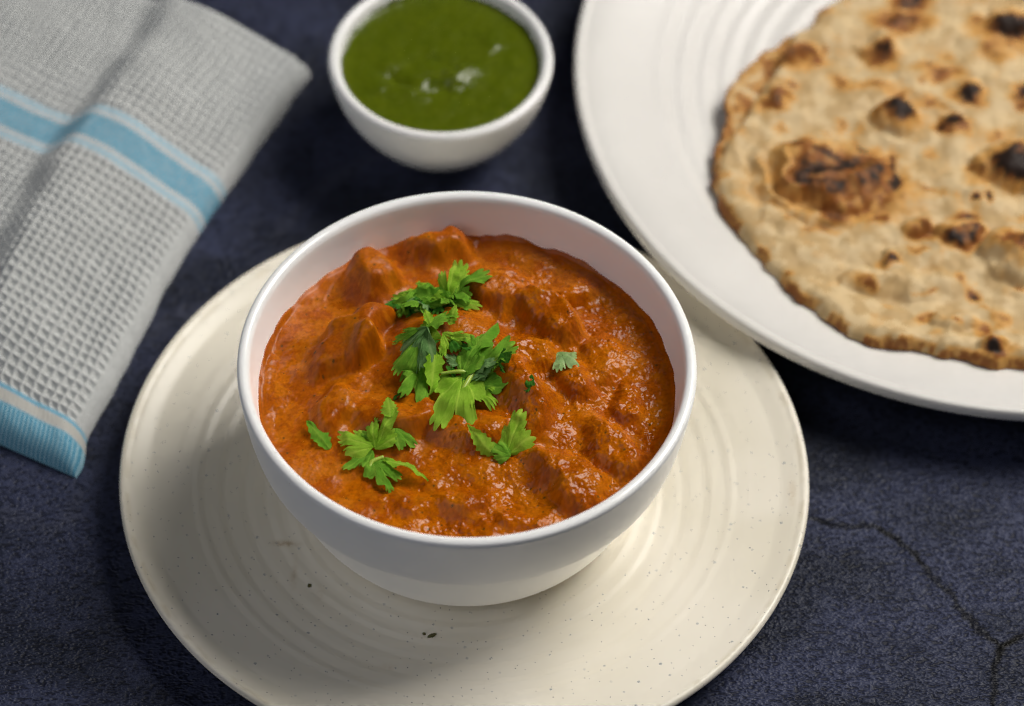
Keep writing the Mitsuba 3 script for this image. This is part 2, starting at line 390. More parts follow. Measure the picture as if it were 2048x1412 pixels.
F = F[CR.ravel()[F].max(1) < 31.4]
v, f = compact(V, F)
put('green_chutney', v, f, 'chutney_wet', smooth=True)
thing('green_chutney', 'smooth dark green herb chutney with a few lumps in the small bowl', 'chutney')

# ------------------------------------------------------------------ flatbread
OUTLINE = np.array([(122, 206), (113.6, 197), (103.4, 184.5), (91.7, 174.6), (85.1, 167.1), (79.2, 153.4), (77.0, 139.1), (74.6, 125.9), (73.9, 115.2), (77.6, 102.7), (85.1, 88.5), (92.6, 77.5), (100, 68.7),
                    (105.8, 61), (113.2, 54.3), (122.1, 49.9), (137.1, 47.6), (152, 45), (166.6, 42.1), (186, 43), (208, 55), (226, 80), (237, 112), (236, 150), (222, 185), (198, 208), (165, 215), (140, 213)])
from shapely.geometry import Polygon
from shapely import contains_xy, distance, points as shp_points
ring_pts = curve(np.vstack([OUTLINE[-2:], OUTLINE, OUTLINE[:3]]), 12)
ring_pts = ring_pts[24:-24]
ring_pts += 4.0 * np.stack([nz(ring_pts[:, 0], ring_pts[:, 1], 13, 41) - 0.5, nz(ring_pts[:, 0], ring_pts[:, 1], 13, 42) - 0.5], 1)
poly = Polygon(ring_pts).buffer(0)
ST = 0.5
bx, by = np.arange(70, 241, ST), np.arange(38, 219, ST)
BX, BY = np.meshgrid(bx, by)
inside = contains_xy(poly, BX, BY)
edge = distance(poly.exterior, shp_points(BX, BY))
edge = np.where(inside, edge, 0)
wxb, wyb = BX + 4.5 * (nz(BX, BY, 10, 43, 1) - 0.5) + 1.5 * (nz(BX, BY, 4, 40, 1) - 0.5), BY + 4.5 * (nz(BX, BY, 10, 44, 1) - 0.5) + 1.5 * (nz(BX, BY, 4, 49, 1) - 0.5)
rr = np.hypot(BX - NAAN_PLATE[0], BY - NAAN_PLATE[1])
pz = np.interp(rr, naan_prof[:520, 0], naan_prof[:520, 1])
pz = gaussian_filter(pz, 8)
floor = np.maximum(pz + 0.6, 12.0 + 2.2 * sstep(20, 0, edge))
thick = 5.2 * np.sqrt(np.clip(edge / 5.0, 0, 1) * (2 - np.clip(edge / 5.0, 0, 1)))
BZ = floor + thick + 2.2 * (nz(BX, BY, 22, 45) - 0.5) + 1.6 * (nz(BX, BY, 9, 46, 2) - 0.5)
BUBBLES = [(110, 121, 20, 17, 5.2, 0.7), (114, 123, 10, 8, -2.6, 0.8), (133.5, 146, 9, 8, 5.0, 0.8), (170, 126, 13, 12, 6.5, 0.7), (168, 88, 12, 11, 5.5, 0.7), (147, 60, 9, 5.5, 3.2, 0.8), (122, 75, 9, 7, 3.2, 0.8), (150, 97, 7, 6, 3.0, 0.8),
           (138, 100, 6, 5, 2.4, 0.8), (129, 85, 5, 4, 2.0, 0.8), (129, 176, 9, 7, 4.0, 0.8), (102, 172, 8, 5, 3.0, 0.8), (150, 145, 5, 4, 2.0, 0.8), (157, 159, 6, 5, 2.6, 0.8), (172, 190, 10, 8, 4, 0.8), (157, 50, 7, 5, 3.0, 0.8), (96, 152, 5, 5, 2.0, 0.8),
           (137, 76, 12, 8, 2.4, 0.9), (96, 100, 9, 5, 1.5, 0.9)]
for x, y, a, b, h, soft in BUBBLES:
    d = np.sqrt(((wxb - x) / a) ** 2 + ((wyb - y) / b) ** 2)
    BZ += 1.2 * h * np.clip(1 - d * d, 0, 1) ** (soft + 0.2) - 0.10 * abs(h) * np.exp(-((d - 1.1) / 0.2) ** 2)
# wrinkles round the left and lower flank of the large bubble
d = np.hypot((wxb - 110) / 20, (wyb - 121) / 17)
ang = np.arctan2(wyb - 121, wxb - 110)
side = sstep(0.2, 0.7, np.cos(ang - math.radians(222)))
for q, h in ((0.74, 1.7), (0.92, -2.0), (1.10, 1.5), (1.30, -1.6)):
    BZ += h * side * np.exp(-((d - q) / 0.07) ** 2)
# a thinner flap along the far left edge, a step lower than the rest
fx = np.interp(BY, [118, 128, 150, 161, 172, 186], [74, 77.5, 87.5, 93, 99, 103]) + 1.6 * (nz(BY, BY * 0, 7, 48, 2) - 0.5)
flap = (1 - sstep(-0.8, 1.2, BX - fx)) * sstep(120, 130, BY) * (1 - sstep(176, 188, BY))
BZ -= np.minimum(4.4, np.clip(BZ - floor - 1.2, 0, None)) * flap
BZ += 0.9 * np.exp(-((BX - fx - 2.5) / 2.2) ** 2) * sstep(120, 130, BY) * (1 - sstep(176, 188, BY))
BZ += 0.25 * (nz(BX, BY, 2.2, 47, 1) - 0.5)
under = floor - 0.3 + 0 * BZ
BZ = np.where(edge <= 0, floor, BZ)
# colour: pale dough, toasted spots, charred bubbles
m = nz(BX, BY, 8, 50)
bc = lerp((0.44, 0.30, 0.14), (0.55, 0.41, 0.225), sstep(0.3, 0.7, m))
toast = 0.24 * sstep(0.6, 0.85, nz(BX, BY, 9, 51, 2)) + 0.8 * (1 - sstep(0.3, 3.2, edge)) * sstep(0.35, 0.6, nz(BX, BY, 9, 52) + 0.12)
SPOTS = [(101.3, 172.5, 7, 3, .7), (95.9, 152.1, 3.2, 2.6, .85), (115.5, 160, 4, 2.6, .6), (129, 175.9, 4.5, 3.2, 1.0), (133.8, 149.5, 5, 3.4, 1.3), (128, 160, 5.5, 2.4, .5), (149.6, 166, 4, 2.4, .7), (157.2, 159, 3.4, 2.8, 1.4), (150.8, 145, 4.2, 2.2, 1.1),
         (145.6, 152, 3, 2.6, .5), (109.8, 137, 2.2, 1.6, .6), (114, 142, 1.8, 1.6, .5), (108, 121, 9.5, 5, 1.0), (110, 119, 15, 10, .62), (104, 118, 4, 6, .9), (118, 117, 14, 9, .66), (124, 121, 4, 7, .95), (131, 118, 1.6, 4, 1.2), (116, 127, 8, 2, 1.0), (117.2, 124.5, 6, 3.6, 1.0), (112, 113, 6, 3, .9), (120, 117, 4, 4, .8), (103, 126, 4, 3, .9), (110, 129, 7, 2.2, .9), (122.3, 131.3, 2.6, 2.2, 1.2), (130.5, 125, 2, 4, 1.1), (101.5, 131, 5, 2.2, .8), (113, 105.6, 4.5, 2.8, .8), (106, 114, 4, 3, .9),
         (169.5, 127.5, 8, 5, 1.5), (157, 126, 2.4, 2, .5), (139.7, 99.5, 4, 3, .75), (150.4, 96.5, 5, 2.8, 1.15), (128.9, 84.8, 3, .9, 1.2), (120.3, 75.2, 2.6, 2.6, .65), (153.5, 72, 2.2, 2.6, 1.0), (159.8, 111, 1.2, 1.4, 1.2), (155.1, 110.2, 1.2, 1.2, 1.0), (142.1, 116, 2, 1.8, .55),
         (157.8, 49, 3.4, 3.4, 1.1), (168, 93, 5, 4, .8), (136.8, 60, 2.2, 2, .6), (106.9, 97, 3.6, 1.8, .6), (136, 189, 6, 4, .8), (173, 189, 8, 5, 1.2), (166.5, 177.5, 4, 3, .6), (141.5, 199, 5, 4, .9), (174, 157.5, 3, 2.6, 1.2), (83.8, 165, 3.4, 1.6, .7), (78.6, 136, 1.8, 4, .6),
         (75.6, 118.6, 1.8, 4, .7), (108, 191, 3, 2, .6), (151.7, 174.6, 2.4, 1.8, .5), (143, 168, 3, 2, .45), (143, 132, 2, 2, .4), (167, 140, 3, 2, .5), (146.7, 60, 1.4, 1.2, .6), (150.5, 78, 2, 1.6, .5), (126, 66, 1.5, 1.2, .4), (160, 62, 2, 3, .5)]
rs = np.random.default_rng(21)
SPOTS = SPOTS + [(x, y, a, a * q, k) for x, y, a, q, k in zip(rs.uniform(78, 178, 80), rs.uniform(44, 205, 80), rs.uniform(0.7, 2.4, 80), rs.uniform(0.6, 1.2, 80), rs.uniform(0.15, 0.8, 80))]
char = np.zeros_like(BX)
bump = BZ - gaussian_filter(floor + 5, 20)
for x, y, a, b, k in SPOTS:
    y -= 0.7 * float(np.clip(bump[int((y - 38) / ST) % len(by), int((x - 70) / ST)], 0, 7))      # the scorch sits on the near shoulder of its blister
    d2 = ((wxb + 0.5 * (wyb - BY) - x) / a) ** 2 + ((wyb - y) / b) ** 2
    toast = np.maximum(toast, min(1.4 * k, 1.2) * np.exp(-0.5 * d2 / 1.2))
    char = np.maximum(char, max(0, k - 0.42) * 1.25 * np.exp(-1.1 * d2))
toast = np.maximum(toast, 0.75 * flap * sstep(0.35, 0.65, nz(BX, BY, 6, 55, 2)))
toast *= 0.62 + 0.7 * nz(BX, BY, 2.6, 53)
char *= 0.55 + 0.9 * nz(BX, BY, 2.2, 54)
bc = lerp(bc, (0.52, 0.26, 0.055), sstep(0.1, 0.5, toast) * 0.85)
bc = lerp(bc, (0.23, 0.078, 0.014), sstep(0.42, 0.85, toast))
bc = lerp(bc, (0.018, 0.009, 0.006), sstep(0.2, 0.62, char))
V = np.stack([BX, BY, BZ], -1).reshape(-1, 3)
F = grid_faces(*BX.shape)
F = F[inside.ravel()[F].any(1)]
# snap the outermost vertices onto the outline so the edge is not stepped
rim_v = np.unique(F[~inside.ravel()[F].all(1)])
rim_v = rim_v[~inside.ravel()[rim_v]]
from shapely import line_interpolate_point, line_locate_point, get_x, get_y
snap = line_interpolate_point(poly.exterior, line_locate_point(poly.exterior, shp_points(V[rim_v, 0], V[rim_v, 1])))
V[rim_v, 0], V[rim_v, 1] = get_x(snap), get_y(snap)
V2, F2 = V.copy(), F[:, ::-1].copy()
V2[:, 2] = under.ravel()
n0 = len(V)
e = np.sort(np.vstack([F[:, [0, 1]], F[:, [1, 2]], F[:, [2, 0]]]), 1)
eu, cnt = np.unique(e, axis=0, return_counts=True)
eb = eu[cnt == 1]
side_f = np.vstack([np.stack([eb[:, 0], eb[:, 1], eb[:, 1] + n0], 1), np.stack([eb[:, 0], eb[:, 1] + n0, eb[:, 0] + n0], 1)])
v, f, c2 = compact(np.vstack([V, V2]), np.vstack([F, F2 + n0, side_f]), np.vstack([bc.reshape(-1, 3), np.full((bc.size // 3, 3), (0.30, 0.16, 0.06))]))
put('flatbread', v, f, 'baked_dough', color=c2, smooth=True)
thing('flatbread', 'blistered flatbread with charred brown spots lying on the white plate', 'bread')

# ------------------------------------------------------------------ towel
P0, WD, VD = np.array([-117.0, 13.2]), np.array([-0.9, 0.436]), np.array([0.4, 0.917])
RE = 9.0


def axis_samples(length, step):
    th = np.linspace(0, np.pi / 2, 26)
    return np.concatenate([RE * (1 - np.cos(th)), np.arange(RE + step, length, step)])


sa = axis_samples(120, 0.34)
ta = axis_samples(178, 0.34)
S, TT = np.meshgrid(sa, ta)                 # distances in from the right and the lower edge
TV = TT - 8.0                               # 0 where the hem meets the waffle cloth
crest = np.interp(TV, [-10, 13, 54, 95, 150, 175], [36, 39, 46, 50.5, 50, 56]) + 1.6 * (nz(TV, TV * 0, 20, 61) - 0.5)
hgt = 9.0 + 11.0 * sstep(2, 46, S) * sstep(-10, 30, TV) * (1 - 0.35 * sstep(120, 170, TV))
drop = sstep(-2.0, 13.5, S - crest)
hgt = hgt - drop * (hgt - 8.0 - 2.5 * sstep(12, 60, S - crest))
hgt += 1.4 * (nz(S, TT, 34, 62) - 0.5) * sstep(4, 16, S) + 0.5 * (nz(S, TT, 9, 63) - 0.5)


def rollover(d):
    q = np.clip(d / RE, 0, 1)
    return np.sqrt(np.clip(1 - (1 - q) ** 2, 0, 1))


RT = 171.0
far = np.clip((RT - TV) / 5, 0, 1)
roll = rollover(S) * rollover(TT) * np.sqrt(np.clip(far * (2 - far), 0, 1))
stripe = (TV > 92.5) & (TV < 111.5)
hemz = TV < 5.6
PER = 3.2
ps, pt = (S + 1.5 * (nz(S, TT, 22, 64) - 0.5)) * np.pi / PER, (TT + 1.5 * (nz(S, TT, 22, 65) - 0.5)) * np.pi / PER
waf = np.maximum(np.abs(np.cos(ps)) ** 4.0, np.abs(np.cos(pt)) ** 4.0)
flatz = np.maximum(sstep(91.8, 92.8, TV) * (1 - sstep(111.2, 112.2, TV)), 1 - sstep(5.2, 6.2, TV))
flatz = np.maximum(flatz, 1 - sstep(1.5, 4.5, S))
relief = (1 - flatz) * 1.7 * (waf - 0.6)
weave = np.sin(S * np.pi / 0.72 + np.pi * np.floor(TT / 0.72)) * np.sin(TT * np.pi / 0.72)
relief += flatz * 0.10 * weave + 0.05 * (nz(S, TT, 0.9, 66, 2) - 0.5)
Z = np.maximum(hgt * roll + relief * np.clip(roll, 0.25, 1), 0.15)
s_edge = 9 * sstep(-5, 95, TV) - 5.0 * (1 - sstep(-6, 7, TV)) * 0.8 + 0.7 * (nz(TV, TV * 0 + 3, 14, 67) - 0.5)
s_edge = s_edge * 1.0 - 1.0
SS = S + s_edge * np.exp(-S / 60)
PX = P0[0] + WD[0] * SS + VD[0] * TV
PY = P0[1] + WD[1] * SS + VD[1] * TV
fib = nz(S, TT, 0.8, 68, 2)
tc = lerp((0.44, 0.45, 0.44), (0.54, 0.55, 0.545), fib)
main = sstep(96.6, 97.2, TV) * (1 - sstep(106.8, 107.4, TV))
lite = np.maximum(sstep(92.8, 93.3, TV) * (1 - sstep(94.9, 95.5, TV)), sstep(108.6, 109.2, TV) * (1 - sstep(110.8, 111.4, TV)))
tc = lerp(tc, (0.27, 0.46, 0.57), lite * (0.6 + 0.25 * (weave > 0)))
tc = lerp(tc, (0.135, 0.32, 0.43), main * (0.70 + 0.26 * (weave > -0.3)) * (0.88 + 0.2 * nz(S, TT, 2.5, 69)))
hemc = lerp((0.05, 0.26, 0.40), (0.42, 0.60, 0.66), np.clip(0.45 + 0.9 * weave, 0, 1) * 0.75)
t_hem = 1 - sstep(-0.2, 0.3, TV)
t_line = sstep(3.7, 4.1, TV) * (1 - sstep(5.1, 5.6, TV))
t_gap = sstep(0.2, 0.6, TV) * (1 - sstep(3.5, 4.0, TV))
tc = lerp(tc, (0.43, 0.42, 0.38), t_gap * 0.8)
tc = lerp(tc, (0.13, 0.36, 0.50), t_line * 0.85)
tc = tc * (1 - t_hem[..., None]) + hemc * t_hem[..., None]
V = np.stack([PX, PY, Z], -1).reshape(-1, 3)
F = grid_faces(*S.shape)[:, ::-1]
own = np.where(TV < 0, 1, np.where(main > 0.5, 2, np.where(lite > 0.5, np.where(TV > 100, 4, 3), np.where(t_line > 0.5, 5, 0)))).ravel()[F[:, 0]]
put_split('tea_towel', V, F, tc.reshape(-1, 3), 'woven_cotton', own, ['waffle_cloth', 'hem', 'stripe', 'stripe_001', 'stripe_002', 'stripe_003'])
thing('tea_towel', 'folded pale grey waffle weave tea towel with blue stripes and blue hem', 'towel')
labels['tea_towel__hem'] = {'label': 'bright blue woven hem'}
labels['tea_towel__stripe'] = {'label': 'broad blue stripe between two thin pale ones'}

# ------------------------------------------------------------------ coriander leaves on the curry
LEAF_N = [0]


def leaf_outline(th, kind, seed):
    """Radius of the outline over the fan angle (0 = towards the tip), unit length: lobes parted by notches, each lobe toothed."""
    r = np.random.default_rng(seed)
    ph = r.uniform(-0.1, 0.1, 8)
    cs = {'fan': (-0.88, 0.0, 0.88), 'wide': (-1.2, -0.42, 0.42, 1.2), 'narrow': (-0.5, 0.05, 0.55)}[kind]
    ls = {'fan': (0.82, 1.0, 0.84), 'wide': (0.80, 0.98, 1.0, 0.80), 'narrow': (0.80, 1.0, 0.84)}[kind]
    w = {'fan': 0.46, 'wide': 0.42, 'narrow': 0.30}[kind]
    out = np.zeros_like(th)
    for i, (c, l) in enumerate(zip(cs, ls)):
        d = (th - c - ph[i]) / w
        body = l * (1 + ph[i + 4] * 0.8) * (1 - 0.13 * d**2)
        cut = 1 - (0.26 + 0.25 * abs(ph[i + 2]) * 10) * sstep(0.66, 1.06, np.abs(d)) ** 1.2
        out = np.maximum(out, body * cut)
    n = {'fan': 4.6, 'wide': 4.4, 'narrow': 6.4}[kind]
    saw = np.abs(np.sin(np.pi * (th * n + seed * 0.37 + 0.25 * np.sin(3 * th + seed))))
    return out * (0.87 + 0.13 * saw ** 0.8 + 0.06 * (nz(th * 4, th * 0 + seed, 1.0, seed) - 0.5)) * (1 + 0.07 * np.sin(th * 5 + seed))


TONE = {'bright': ((0.19, 0.42, 0.02), (0.40, 0.60, 0.07)), 'mid': ((0.11, 0.31, 0.022), (0.25, 0.46, 0.05)), 'dark': ((0.035, 0.15, 0.015), (0.08, 0.25, 0.03)),
        'pale': ((0.22, 0.40, 0.13), (0.42, 0.58, 0.27)), 'dull': ((0.11, 0.25, 0.07), (0.24, 0.38, 0.15))}


def frame(b, t, rolldeg):
    y = t - b
    L = np.linalg.norm(y)
    y = y / L
    x = np.cross(y, [0, 0, 1.0])
    x /= np.linalg.norm(x) + 1e-9
    z = np.cross(x, y)
    a = math.radians(rolldeg)
    return L, np.cos(a) * x + np.sin(a) * z, y, np.cos(a) * z - np.sin(a) * x


def leaf(key, b, t, kind='fan', width=1.0, rolldeg=0, bend=0.4, curl=0.5, tone='mid', ruffle=0.17):
    """b, t: base and tip as (x, y, lift above the curry)."""
    LEAF_N[0] += 1
    seed = LEAF_N[0]
    b = np.array([b[0], b[1], float(curry_z(b[0], b[1])) + b[2]])
    t = np.array([t[0], t[1], float(curry_z(t[0], t[1])) + t[2]])
    L, ex, ey, ez = frame(b, t, rolldeg)
    rho = np.linspace(0.0, 1, 26)
    if kind == 'sliver':
        tt, uu = np.meshgrid(np.linspace(0, 1, 30), np.linspace(-1, 1, 9), indexing='ij')
        wid = 0.17 * np.sin(np.pi * np.clip(tt, 0, 1) ** 0.7) * (1 + 0.18 * np.cos(tt * 40 + seed)) + 0.012
        x, y = uu * wid, tt
        q, th = np.abs(uu), uu
    else:
        span = {'fan': 1.40, 'wide': 1.66, 'narrow': 0.85}[kind]
        th, rh = np.meshgrid(np.linspace(-span, span, 150), rho, indexing='ij')
        rad = leaf_outline(th, kind, seed) * sstep(span + 0.02, span - 0.22, np.abs(th)) ** 0.5
        x, y = np.sin(th) * rad * rh, np.cos(th) * rad * rh
        q = rh
        tt, uu = y, th
    x = x * width * 0.84
    vein = np.abs(np.cos(th * (3.6 if kind != 'sliver' else 3.1))) ** 10 if kind != 'sliver' else (1 - np.abs(uu)) ** 4
    z = -0.012 * vein * (q > 0.05) + ruffle * (meshkit.fbm(np.stack([x * 3.5, y * 3.5, np.full_like(x, seed)], -1), 2, seed) - 0.5) * 2 * q
    if kind != 'sliver':
        z = z + 0.025 * q ** 1.5 * np.cos(th * {'fan': 7.1, 'wide': 7.7, 'narrow': 11.0}[kind] + seed)      # each lobe cupped
    # curl across, then bend along
    if abs(curl) > 1e-3:
        k = curl * 2.2
        x, z = np.sin(k * x) / k - z * np.sin(k * x), z * np.cos(k * x) - (1 - np.cos(k * x)) / k
    if abs(bend) > 1e-3:
        k = bend * 1.6
        y2 = np.sin(k * (y - 0.5)) / k + 0.5
        z = z - (1 - np.cos(k * (y - 0.5))) / k + (1 - np.cos(k * 0.5)) / k
        y = y2
    v = b + L * (x[..., None] * ex + y[..., None] * ey + z[..., None] * ez)
    c0, c1 = TONE[tone]
    if kind == 'sliver':
        side = np.cos(34 * tt - 7 * np.abs(uu)) ** 6 * 0.5
        rib = (1 - np.abs(uu)) ** 8
    else:
        f = {'fan': 3.57, 'wide': 3.85, 'narrow': 5.5}[kind]
        off = np.abs(np.sin(th * f))
        rib = np.abs(np.cos(th * f)) ** 60
        side = np.cos(21 * q - 8 * off) ** 6 * 0.5 * (q > 0.15)
    mixv = np.clip(0.18 + 0.7 * rib + 0.5 * side + 0.8 * (meshkit.fbm(np.stack([x * 5, y * 5, np.full_like(x, seed + 9)], -1), 3, seed) - 0.5) + 0.15 * q, 0, 1)
    c = lerp(c0, c1, mixv)
    put(key, v.reshape(-1, 3), grid_faces(*x.shape), 'leaf_green', color=c.reshape(-1, 3), smooth=True)


def stem(key, pts, r0, r1):
    p = np.array([(x, y, float(curry_z(x, y)) + h) for x, y, h in pts])
    p = curve(p, 8)
    n = len(p)
    tan = np.gradient(p, axis=0)
    tan /= np.linalg.norm(tan, axis=1, keepdims=True)
    a = np.cross(tan, [0.2, 0.1, 1.0])
    a /= np.linalg.norm(a, axis=1, keepdims=True)
    bb = np.cross(tan, a)
    m = 10
    an = np.arange(m) * 2 * np.pi / m
    rad = np.linspace(r0, r1, n)[:, None, None]
    v = p[:, None] + rad * (np.cos(an)[None, :, None] * a[:, None] + np.sin(an)[None, :, None] * bb[:, None])
    v = np.vstack([v.reshape(-1, 3), p[:1], p[-1:]])
    f = []
    for i in range(n - 1):
        for j in range(m):
            k = (j + 1) % m
            f += [(i * m + j, i * m + k, (i + 1) * m + k), (i * m + j, (i + 1) * m + k, (i + 1) * m + j)]
    for j in range(m):
        f += [(n * m, (j + 1) % m, j), (n * m + 1, (n - 1) * m + j, (n - 1) * m + (j + 1) % m)]
    put(key, v, f, 'stem_green', smooth=True)


def sprig(key, label, leaves, stems=(), group=None):
    for i, a in enumerate(leaves):
        leaf(key + '__leaf' + (f'_{i:03d}' if i else ''), **a)
    for i, s in enumerate(stems):
        stem(key + '__stem' + (f'_{i:03d}' if i else ''), *s)
    thing(key, label, 'herb', 'chopped coriander scattered on the curry')


def bits(seed, cx, cy, rx, ry, n, size, lift, tones=('bright', 'mid', 'mid', 'dull', 'dark')):
    """Small shredded leaflets strewn through a cluster."""
    r = np.random.default_rng(seed)
    out = []
    for _ in range(n):
        a, q, d, L = r.uniform(0, 6.28), math.sqrt(r.uniform(0, 1)), r.uniform(0, 6.28), size * r.uniform(0.7, 1.3)
        x, y = cx + rx * q * math.cos(a), cy + ry * q * math.sin(a)
        h = lift * (1.1 - 0.7 * q) * r.uniform(0.5, 1.2)
        out.append(A((x, y, h), (x + L * math.cos(d), y + L * math.sin(d), max(0.3, h + r.uniform(-1.2, 1.6))), r.choice(['fan', 'narrow', 'wide', 'sliver'], p=[0.4, 0.25, 0.2, 0.15]), r.uniform(0.6, 0.95), r.uniform(-45, 45), r.uniform(0.2, 0.8), r.uniform(0.3, 1.0), str(r.choice(tones))))
    return out


def A(b, t, kind='fan', width=1.0, roll=0, bend=0.4, curl=0.5, tone='mid', ruffle=0.17):
    return dict(b=b, t=t, kind=kind, width=width, rolldeg=roll, bend=bend, curl=curl, tone=tone, ruffle=ruffle)


sprig('coriander_sprig', 'coriander leaf standing upright at the back of the herb pile', [A((-6.2, 29.5, 2.8), (-4.8, 41.5, 9.5), 'narrow', 1.05, 10, 0.2, 0.4, 'bright')])
sprig('coriander_sprig_001', 'serrated bright coriander leaf spreading right from the herb pile at the back',
      [A((-6.5, 30.5, 2.4), (4.6, 35.5, 1.6), 'fan', 0.75, 10, 0.5, 0.7, 'mid'), A((-8.0, 29.5, 2.6), (3.4, 26.6, 1.0), 'fan', 0.6, -15, 0.5, 0.5, 'bright'), A((-8.5, 28.5, 1.6), (1.2, 24.2, 0.4), 'narrow', 0.7, 10, 0.4, 0.4, 'mid')])
sprig('coriander_sprig_002', 'heap of dark shredded coriander slivers at the left of the back herb pile',
      [A((-4.6, 30.5, 3.2), (-23.6, 26.8, 1.6), 'sliver', 1.2, 35, 0.6, 0.4, 'mid'), A((-5.6, 31.0, 4.0), (-21.0, 32.8, 2.4), 'sliver', 1.4, -25, 0.5, 0.5, 'bright'), A((-5.2, 28.2, 3.4), (-19.0, 31.0, 4.0), 'sliver', 1.3, 40, 0.4, 0.6, 'mid'),
       A((-13.6, 26.6, 2.0), (-23.4, 30.4, 2.2), 'narrow', 0.7, 20, 0.3, 0.3, 'bright'), A((-13.2, 31.0, 1.6), (-13.6, 20.6, 0.5), 'narrow', 0.9, 30, 0.5, 0.6, 'dark'), A((-16.4, 28.2, 1.4), (-25.6, 25.8, 0.4), 'fan', 0.7, -20, 0.4, 0.5, 'dark'),
       A((-12.0, 29.0, 1.2), (-18.6, 22.6, 0.4), 'fan', 0.8, 10, 0.4, 0.5, 'dark'), A((-8.0, 31.5, 2.8), (-17.0, 35.2, 3.6), 'fan', 0.6, -20, 0.5, 0.7, 'mid'), A((-4.0, 29.6, 4.0), (-14.2, 28.0, 4.2), 'sliver', 1.2, -50, 0.3, 0.4, 'bright'),
       A((-9.0, 28.4, 1.0), (-9.0, 21.0, 0.4), 'fan', 0.8, 0, 0.4, 0.5, 'dark')] + bits(3, -11, 29, 9, 4.5, 16, 6.5, 5.4),
      [([(-3.0, 29.5, 2.0), (-9.0, 28.6, 3.6), (-15.0, 28.0, 3.0)], 0.5, 0.35), ([(-16.0, 25.6, 0.8), (-11.0, 25.0, 1.6), (-6.0, 26.4, 2.0)], 0.45, 0.35)])
sprig('coriander_sprig_003', 'coriander leaf with curled edge and raised spike at the top of the middle cluster',
      [A((-12.0, 12.0, 2.6), (-1.6, 17.4, 3.0), 'fan', 0.62, 25, 0.5, 0.6, 'mid')] + bits(9, -9, 11, 4, 4, 6, 6, 3.6) + [A((-5.4, 13.6, 3.0), (-3.8, 18.6, 5.4), 'sliver', 1.8, 0, 0.2, 0.3, 'bright'), A((-10.6, 13.0, 2.8), (-12.8, 18.8, 3.6), 'sliver', 1.5, 10, 0.3, 0.4, 'bright'), A((-13.4, 12.0, 3.0), (-21.4, 11.4, 2.4), 'narrow', 0.6, 15, 0.4, 0.5, 'mid')])
sprig('coriander_sprig_004', 'dull matte coriander leaf hanging down at the left of the middle cluster',
      [A((-11.4, 12.6, 2.4), (-16.6, -1.0, 1.7), 'fan', 0.62, -15, 0.5, 0.6, 'dull'), A((-13.4, 3.4, 1.6), (-15.4, -9.8, 0.7), 'wide', 0.6, 15, 0.4, 0.5, 'mid'), A((-12.0, 11.5, 1.4), (-18.8, -2.6, 0.7), 'narrow', 0.7, 15, 0.4, 0.6, 'mid'), A((-10.0, 8.0, 1.8), (-10.4, -6.0, 0.6), 'sliver', 1.5, 35, 0.4, 0.5, 'bright')])
sprig('coriander_sprig_005', 'blue-green coriander leaf with a long thin tip right of centre',
      [A((-1.2, -1.0, 1.8), (8.4, 18.8, 4.2), 'sliver', 1.0, 25, 0.6, 0.5, 'mid'), A((-1.4, 0.6, 2.4), (3.4, 11.6, 3.0), 'fan', 0.6, 20, 0.4, 0.7, 'mid'), A((-1.8, 4.2, 1.8), (-7.0, 6.4, 1.4), 'fan', 0.7, 0, 0.4, 0.5, 'dull')])
sprig('coriander_sprig_006', 'toothed coriander leaves spreading right from the middle cluster',
      [A((2.0, 1.0, 2.0), (13.8, 11.4, 1.6), 'fan', 0.72, -20, 0.4, 0.6, 'mid'), A((3.6, -2.0, 1.6), (17.8, 1.8, 0.9), 'fan', 0.55, 10, 0.5, 0.6, 'mid'), A((1.6, 1.5, 2.4), (9.0, 2.6, 2.2), 'narrow', 0.9, 30, 0.4, 0.8, 'dull')] + bits(5, 4, 3, 6, 5, 10, 6, 4.2),
      [([(2.0, 0.0, 2.0), (7.0, 4.6, 2.6), (12.0, 6.0, 1.4)], 0.5, 0.3)])
sprig('coriander_sprig_007', 'large fanned coriander leaf with cut yellow-green stems at the front of the middle cluster',
      [A((-1.0, 1.0, 1.8), (-3.6, -19.0, 0.5), 'wide', 0.62, 0, 0.45, 0.4, 'bright'), A((0.5, 0.0, 1.6), (8.6, -9.4, 0.6), 'fan', 0.62, 0, 0.4, 0.4, 'bright')] + bits(8, -1, -5, 5, 5, 4, 6, 2.4),
      [([(1.2, 1.6, 2.6), (-2.5, 1.2, 3.0), (-7.4, 0.8, 2.6)], 0.75, 0.45), ([(1.6, 1.4, 3.0), (-0.6, -3.8, 2.6), (-3.0, -9.0, 1.6)], 0.8, 0.7)])
sprig('coriander_sprig_008', 'small green coriander sliver leftmost on the curry', [A((-37.8, -22.4, 0.5), (-45.0, -13.4, 1.6), 'sliver', 1.3, 15, 0.4, 0.5, 'mid')])
sprig('coriander_sprig_009', 'branching coriander leaf at the front left of the curry',
      [A((-25.2, -22.6, 1.6), (-36.4, -20.0, 1.6), 'fan', 0.75, 10, 0.4, 0.5, 'bright'), A((-25.6, -23.4, 1.2), (-33.2, -29.6, 0.5), 'fan', 0.65, -10, 0.3, 0.3, 'mid'), A((-25.0, -23.4, 1.4), (-20.2, -14.6, 1.8), 'fan', 0.62, 0, 0.3, 0.5, 'bright'),
       A((-21.0, -16.4, 1.4), (-22.0, -10.8, 4.0), 'sliver', 2.6, 0, 0.2, 0.4, 'bright'), A((-20.4, -18.0, 1.4), (-13.6, -22.2, 1.0), 'narrow', 1.0, 10, 0.3, 0.7, 'mid')] + bits(12, -27, -22, 6, 4, 2, 6, 1.6, ('bright', 'mid')))
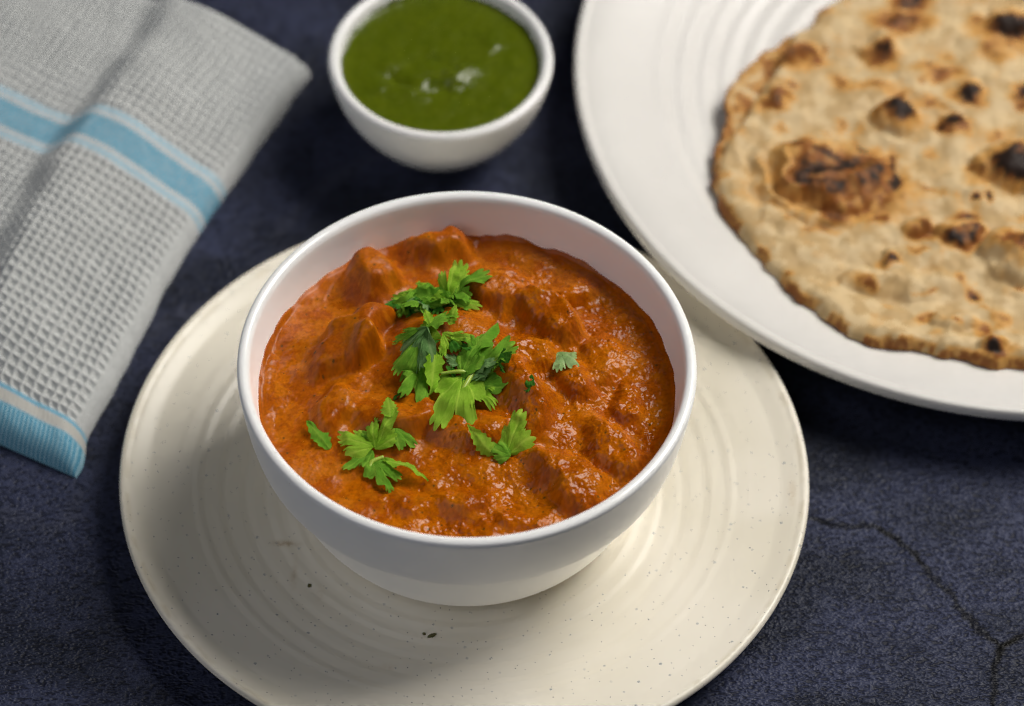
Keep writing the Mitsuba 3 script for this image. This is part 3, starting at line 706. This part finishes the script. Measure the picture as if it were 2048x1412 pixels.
sprig('coriander_sprig_010', 'toothed coriander leaf with a thin curved tail nearest the front left rim',
      [A((-25.2, -27.4, 1.6), (-18.4, -36.2, 0.5), 'wide', 0.62, 0, 0.4, 0.5, 'mid'), A((-23.0, -27.0, 1.8), (-9.4, -33.8, 0.7), 'sliver', 0.75, 20, 0.7, 0.4, 'bright')],
      [([(-26.2, -30.6, 0.8), (-25.8, -27.6, 1.6), (-22.6, -25.6, 1.6)], 0.7, 0.55)])
sprig('coriander_sprig_011', 'bright coriander leaf folded upright at the front right of the curry',
      [A((12.0, -24.0, 0.8), (15.6, -13.0, 4.2), 'fan', 0.70, 10, 0.3, 0.8, 'bright'), A((13.2, -24.6, 0.9), (5.8, -22.0, 0.9), 'fan', 0.8, 20, 0.4, 0.8, 'mid'), A((8.4, -24.4, 0.8), (0.6, -17.6, 1.6), 'sliver', 1.3, 25, 0.5, 0.5, 'bright')])
sprig('coriander_sprig_012', 'single pale coriander leaflet lying alone at the right of the curry', [A((26.4, 13.6, 0.8), (28.4, 3.4, 0.5), 'wide', 0.72, 0, 0.25, 0.3, 'pale')])
sprig('coriander_sprig_013', 'tiny dark curl of coriander left of the middle cluster', [A((-21.0, -7.6, 0.3), (-17.0, -6.6, 0.5), 'sliver', 1.2, 20, 1.2, 0.3, 'dark')])
sprig('coriander_sprig_014', 'dark wilted coriander scrap sunk in the curry peak right of centre', [A((18.4, -2.6, 0.5), (17.6, -7.2, 0.35), 'narrow', 0.9, 0, 0.3, 0.5, 'dark')])

# ------------------------------------------------------------------ crumb on the cream plate


def crumb(key, x, y, z, a, b, c, ang, label):
    import trimesh
    m = trimesh.creation.icosphere(subdivisions=3)
    v = np.array(m.vertices)
    v *= (0.75 + 0.6 * meshkit.fbm(v * 1.7 + 5 * x, 2, 3))[:, None] * np.array([a, b, c])
    s, co = math.sin(ang), math.cos(ang)
    v = np.stack([v[:, 0] * co - v[:, 1] * s + x, v[:, 0] * s + v[:, 1] * co + y, v[:, 2] + z + 0.5 * c], 1)
    put(key, v, m.faces, 'dried_herb')
    thing(key, label, 'crumb')


def plate_z(x, y):
    pr = cream_profile()[:420]
    return float(np.interp(math.hypot(x - PLATE[0], y - PLATE[1]), pr[:, 0], pr[:, 1]))


crumb('herb_crumb', -7.9, -53.6, plate_z(-7.9, -53.6), 1.25, 0.6, 0.4, 0.45, 'larger dark green herb crumb on the cream plate in front of the bowl')
crumb('herb_crumb_001', -10.1, -53.0, plate_z(-10.1, -53.0), 0.5, 0.45, 0.3, 0.0, 'smaller brown herb crumb just left of the larger one on the plate')
crumb('herb_crumb_002', -43.8, -37.4, plate_z(-43.8, -37.4), 0.6, 0.55, 0.35, 1.0, 'dark brown crumb on the left of the cream plate')
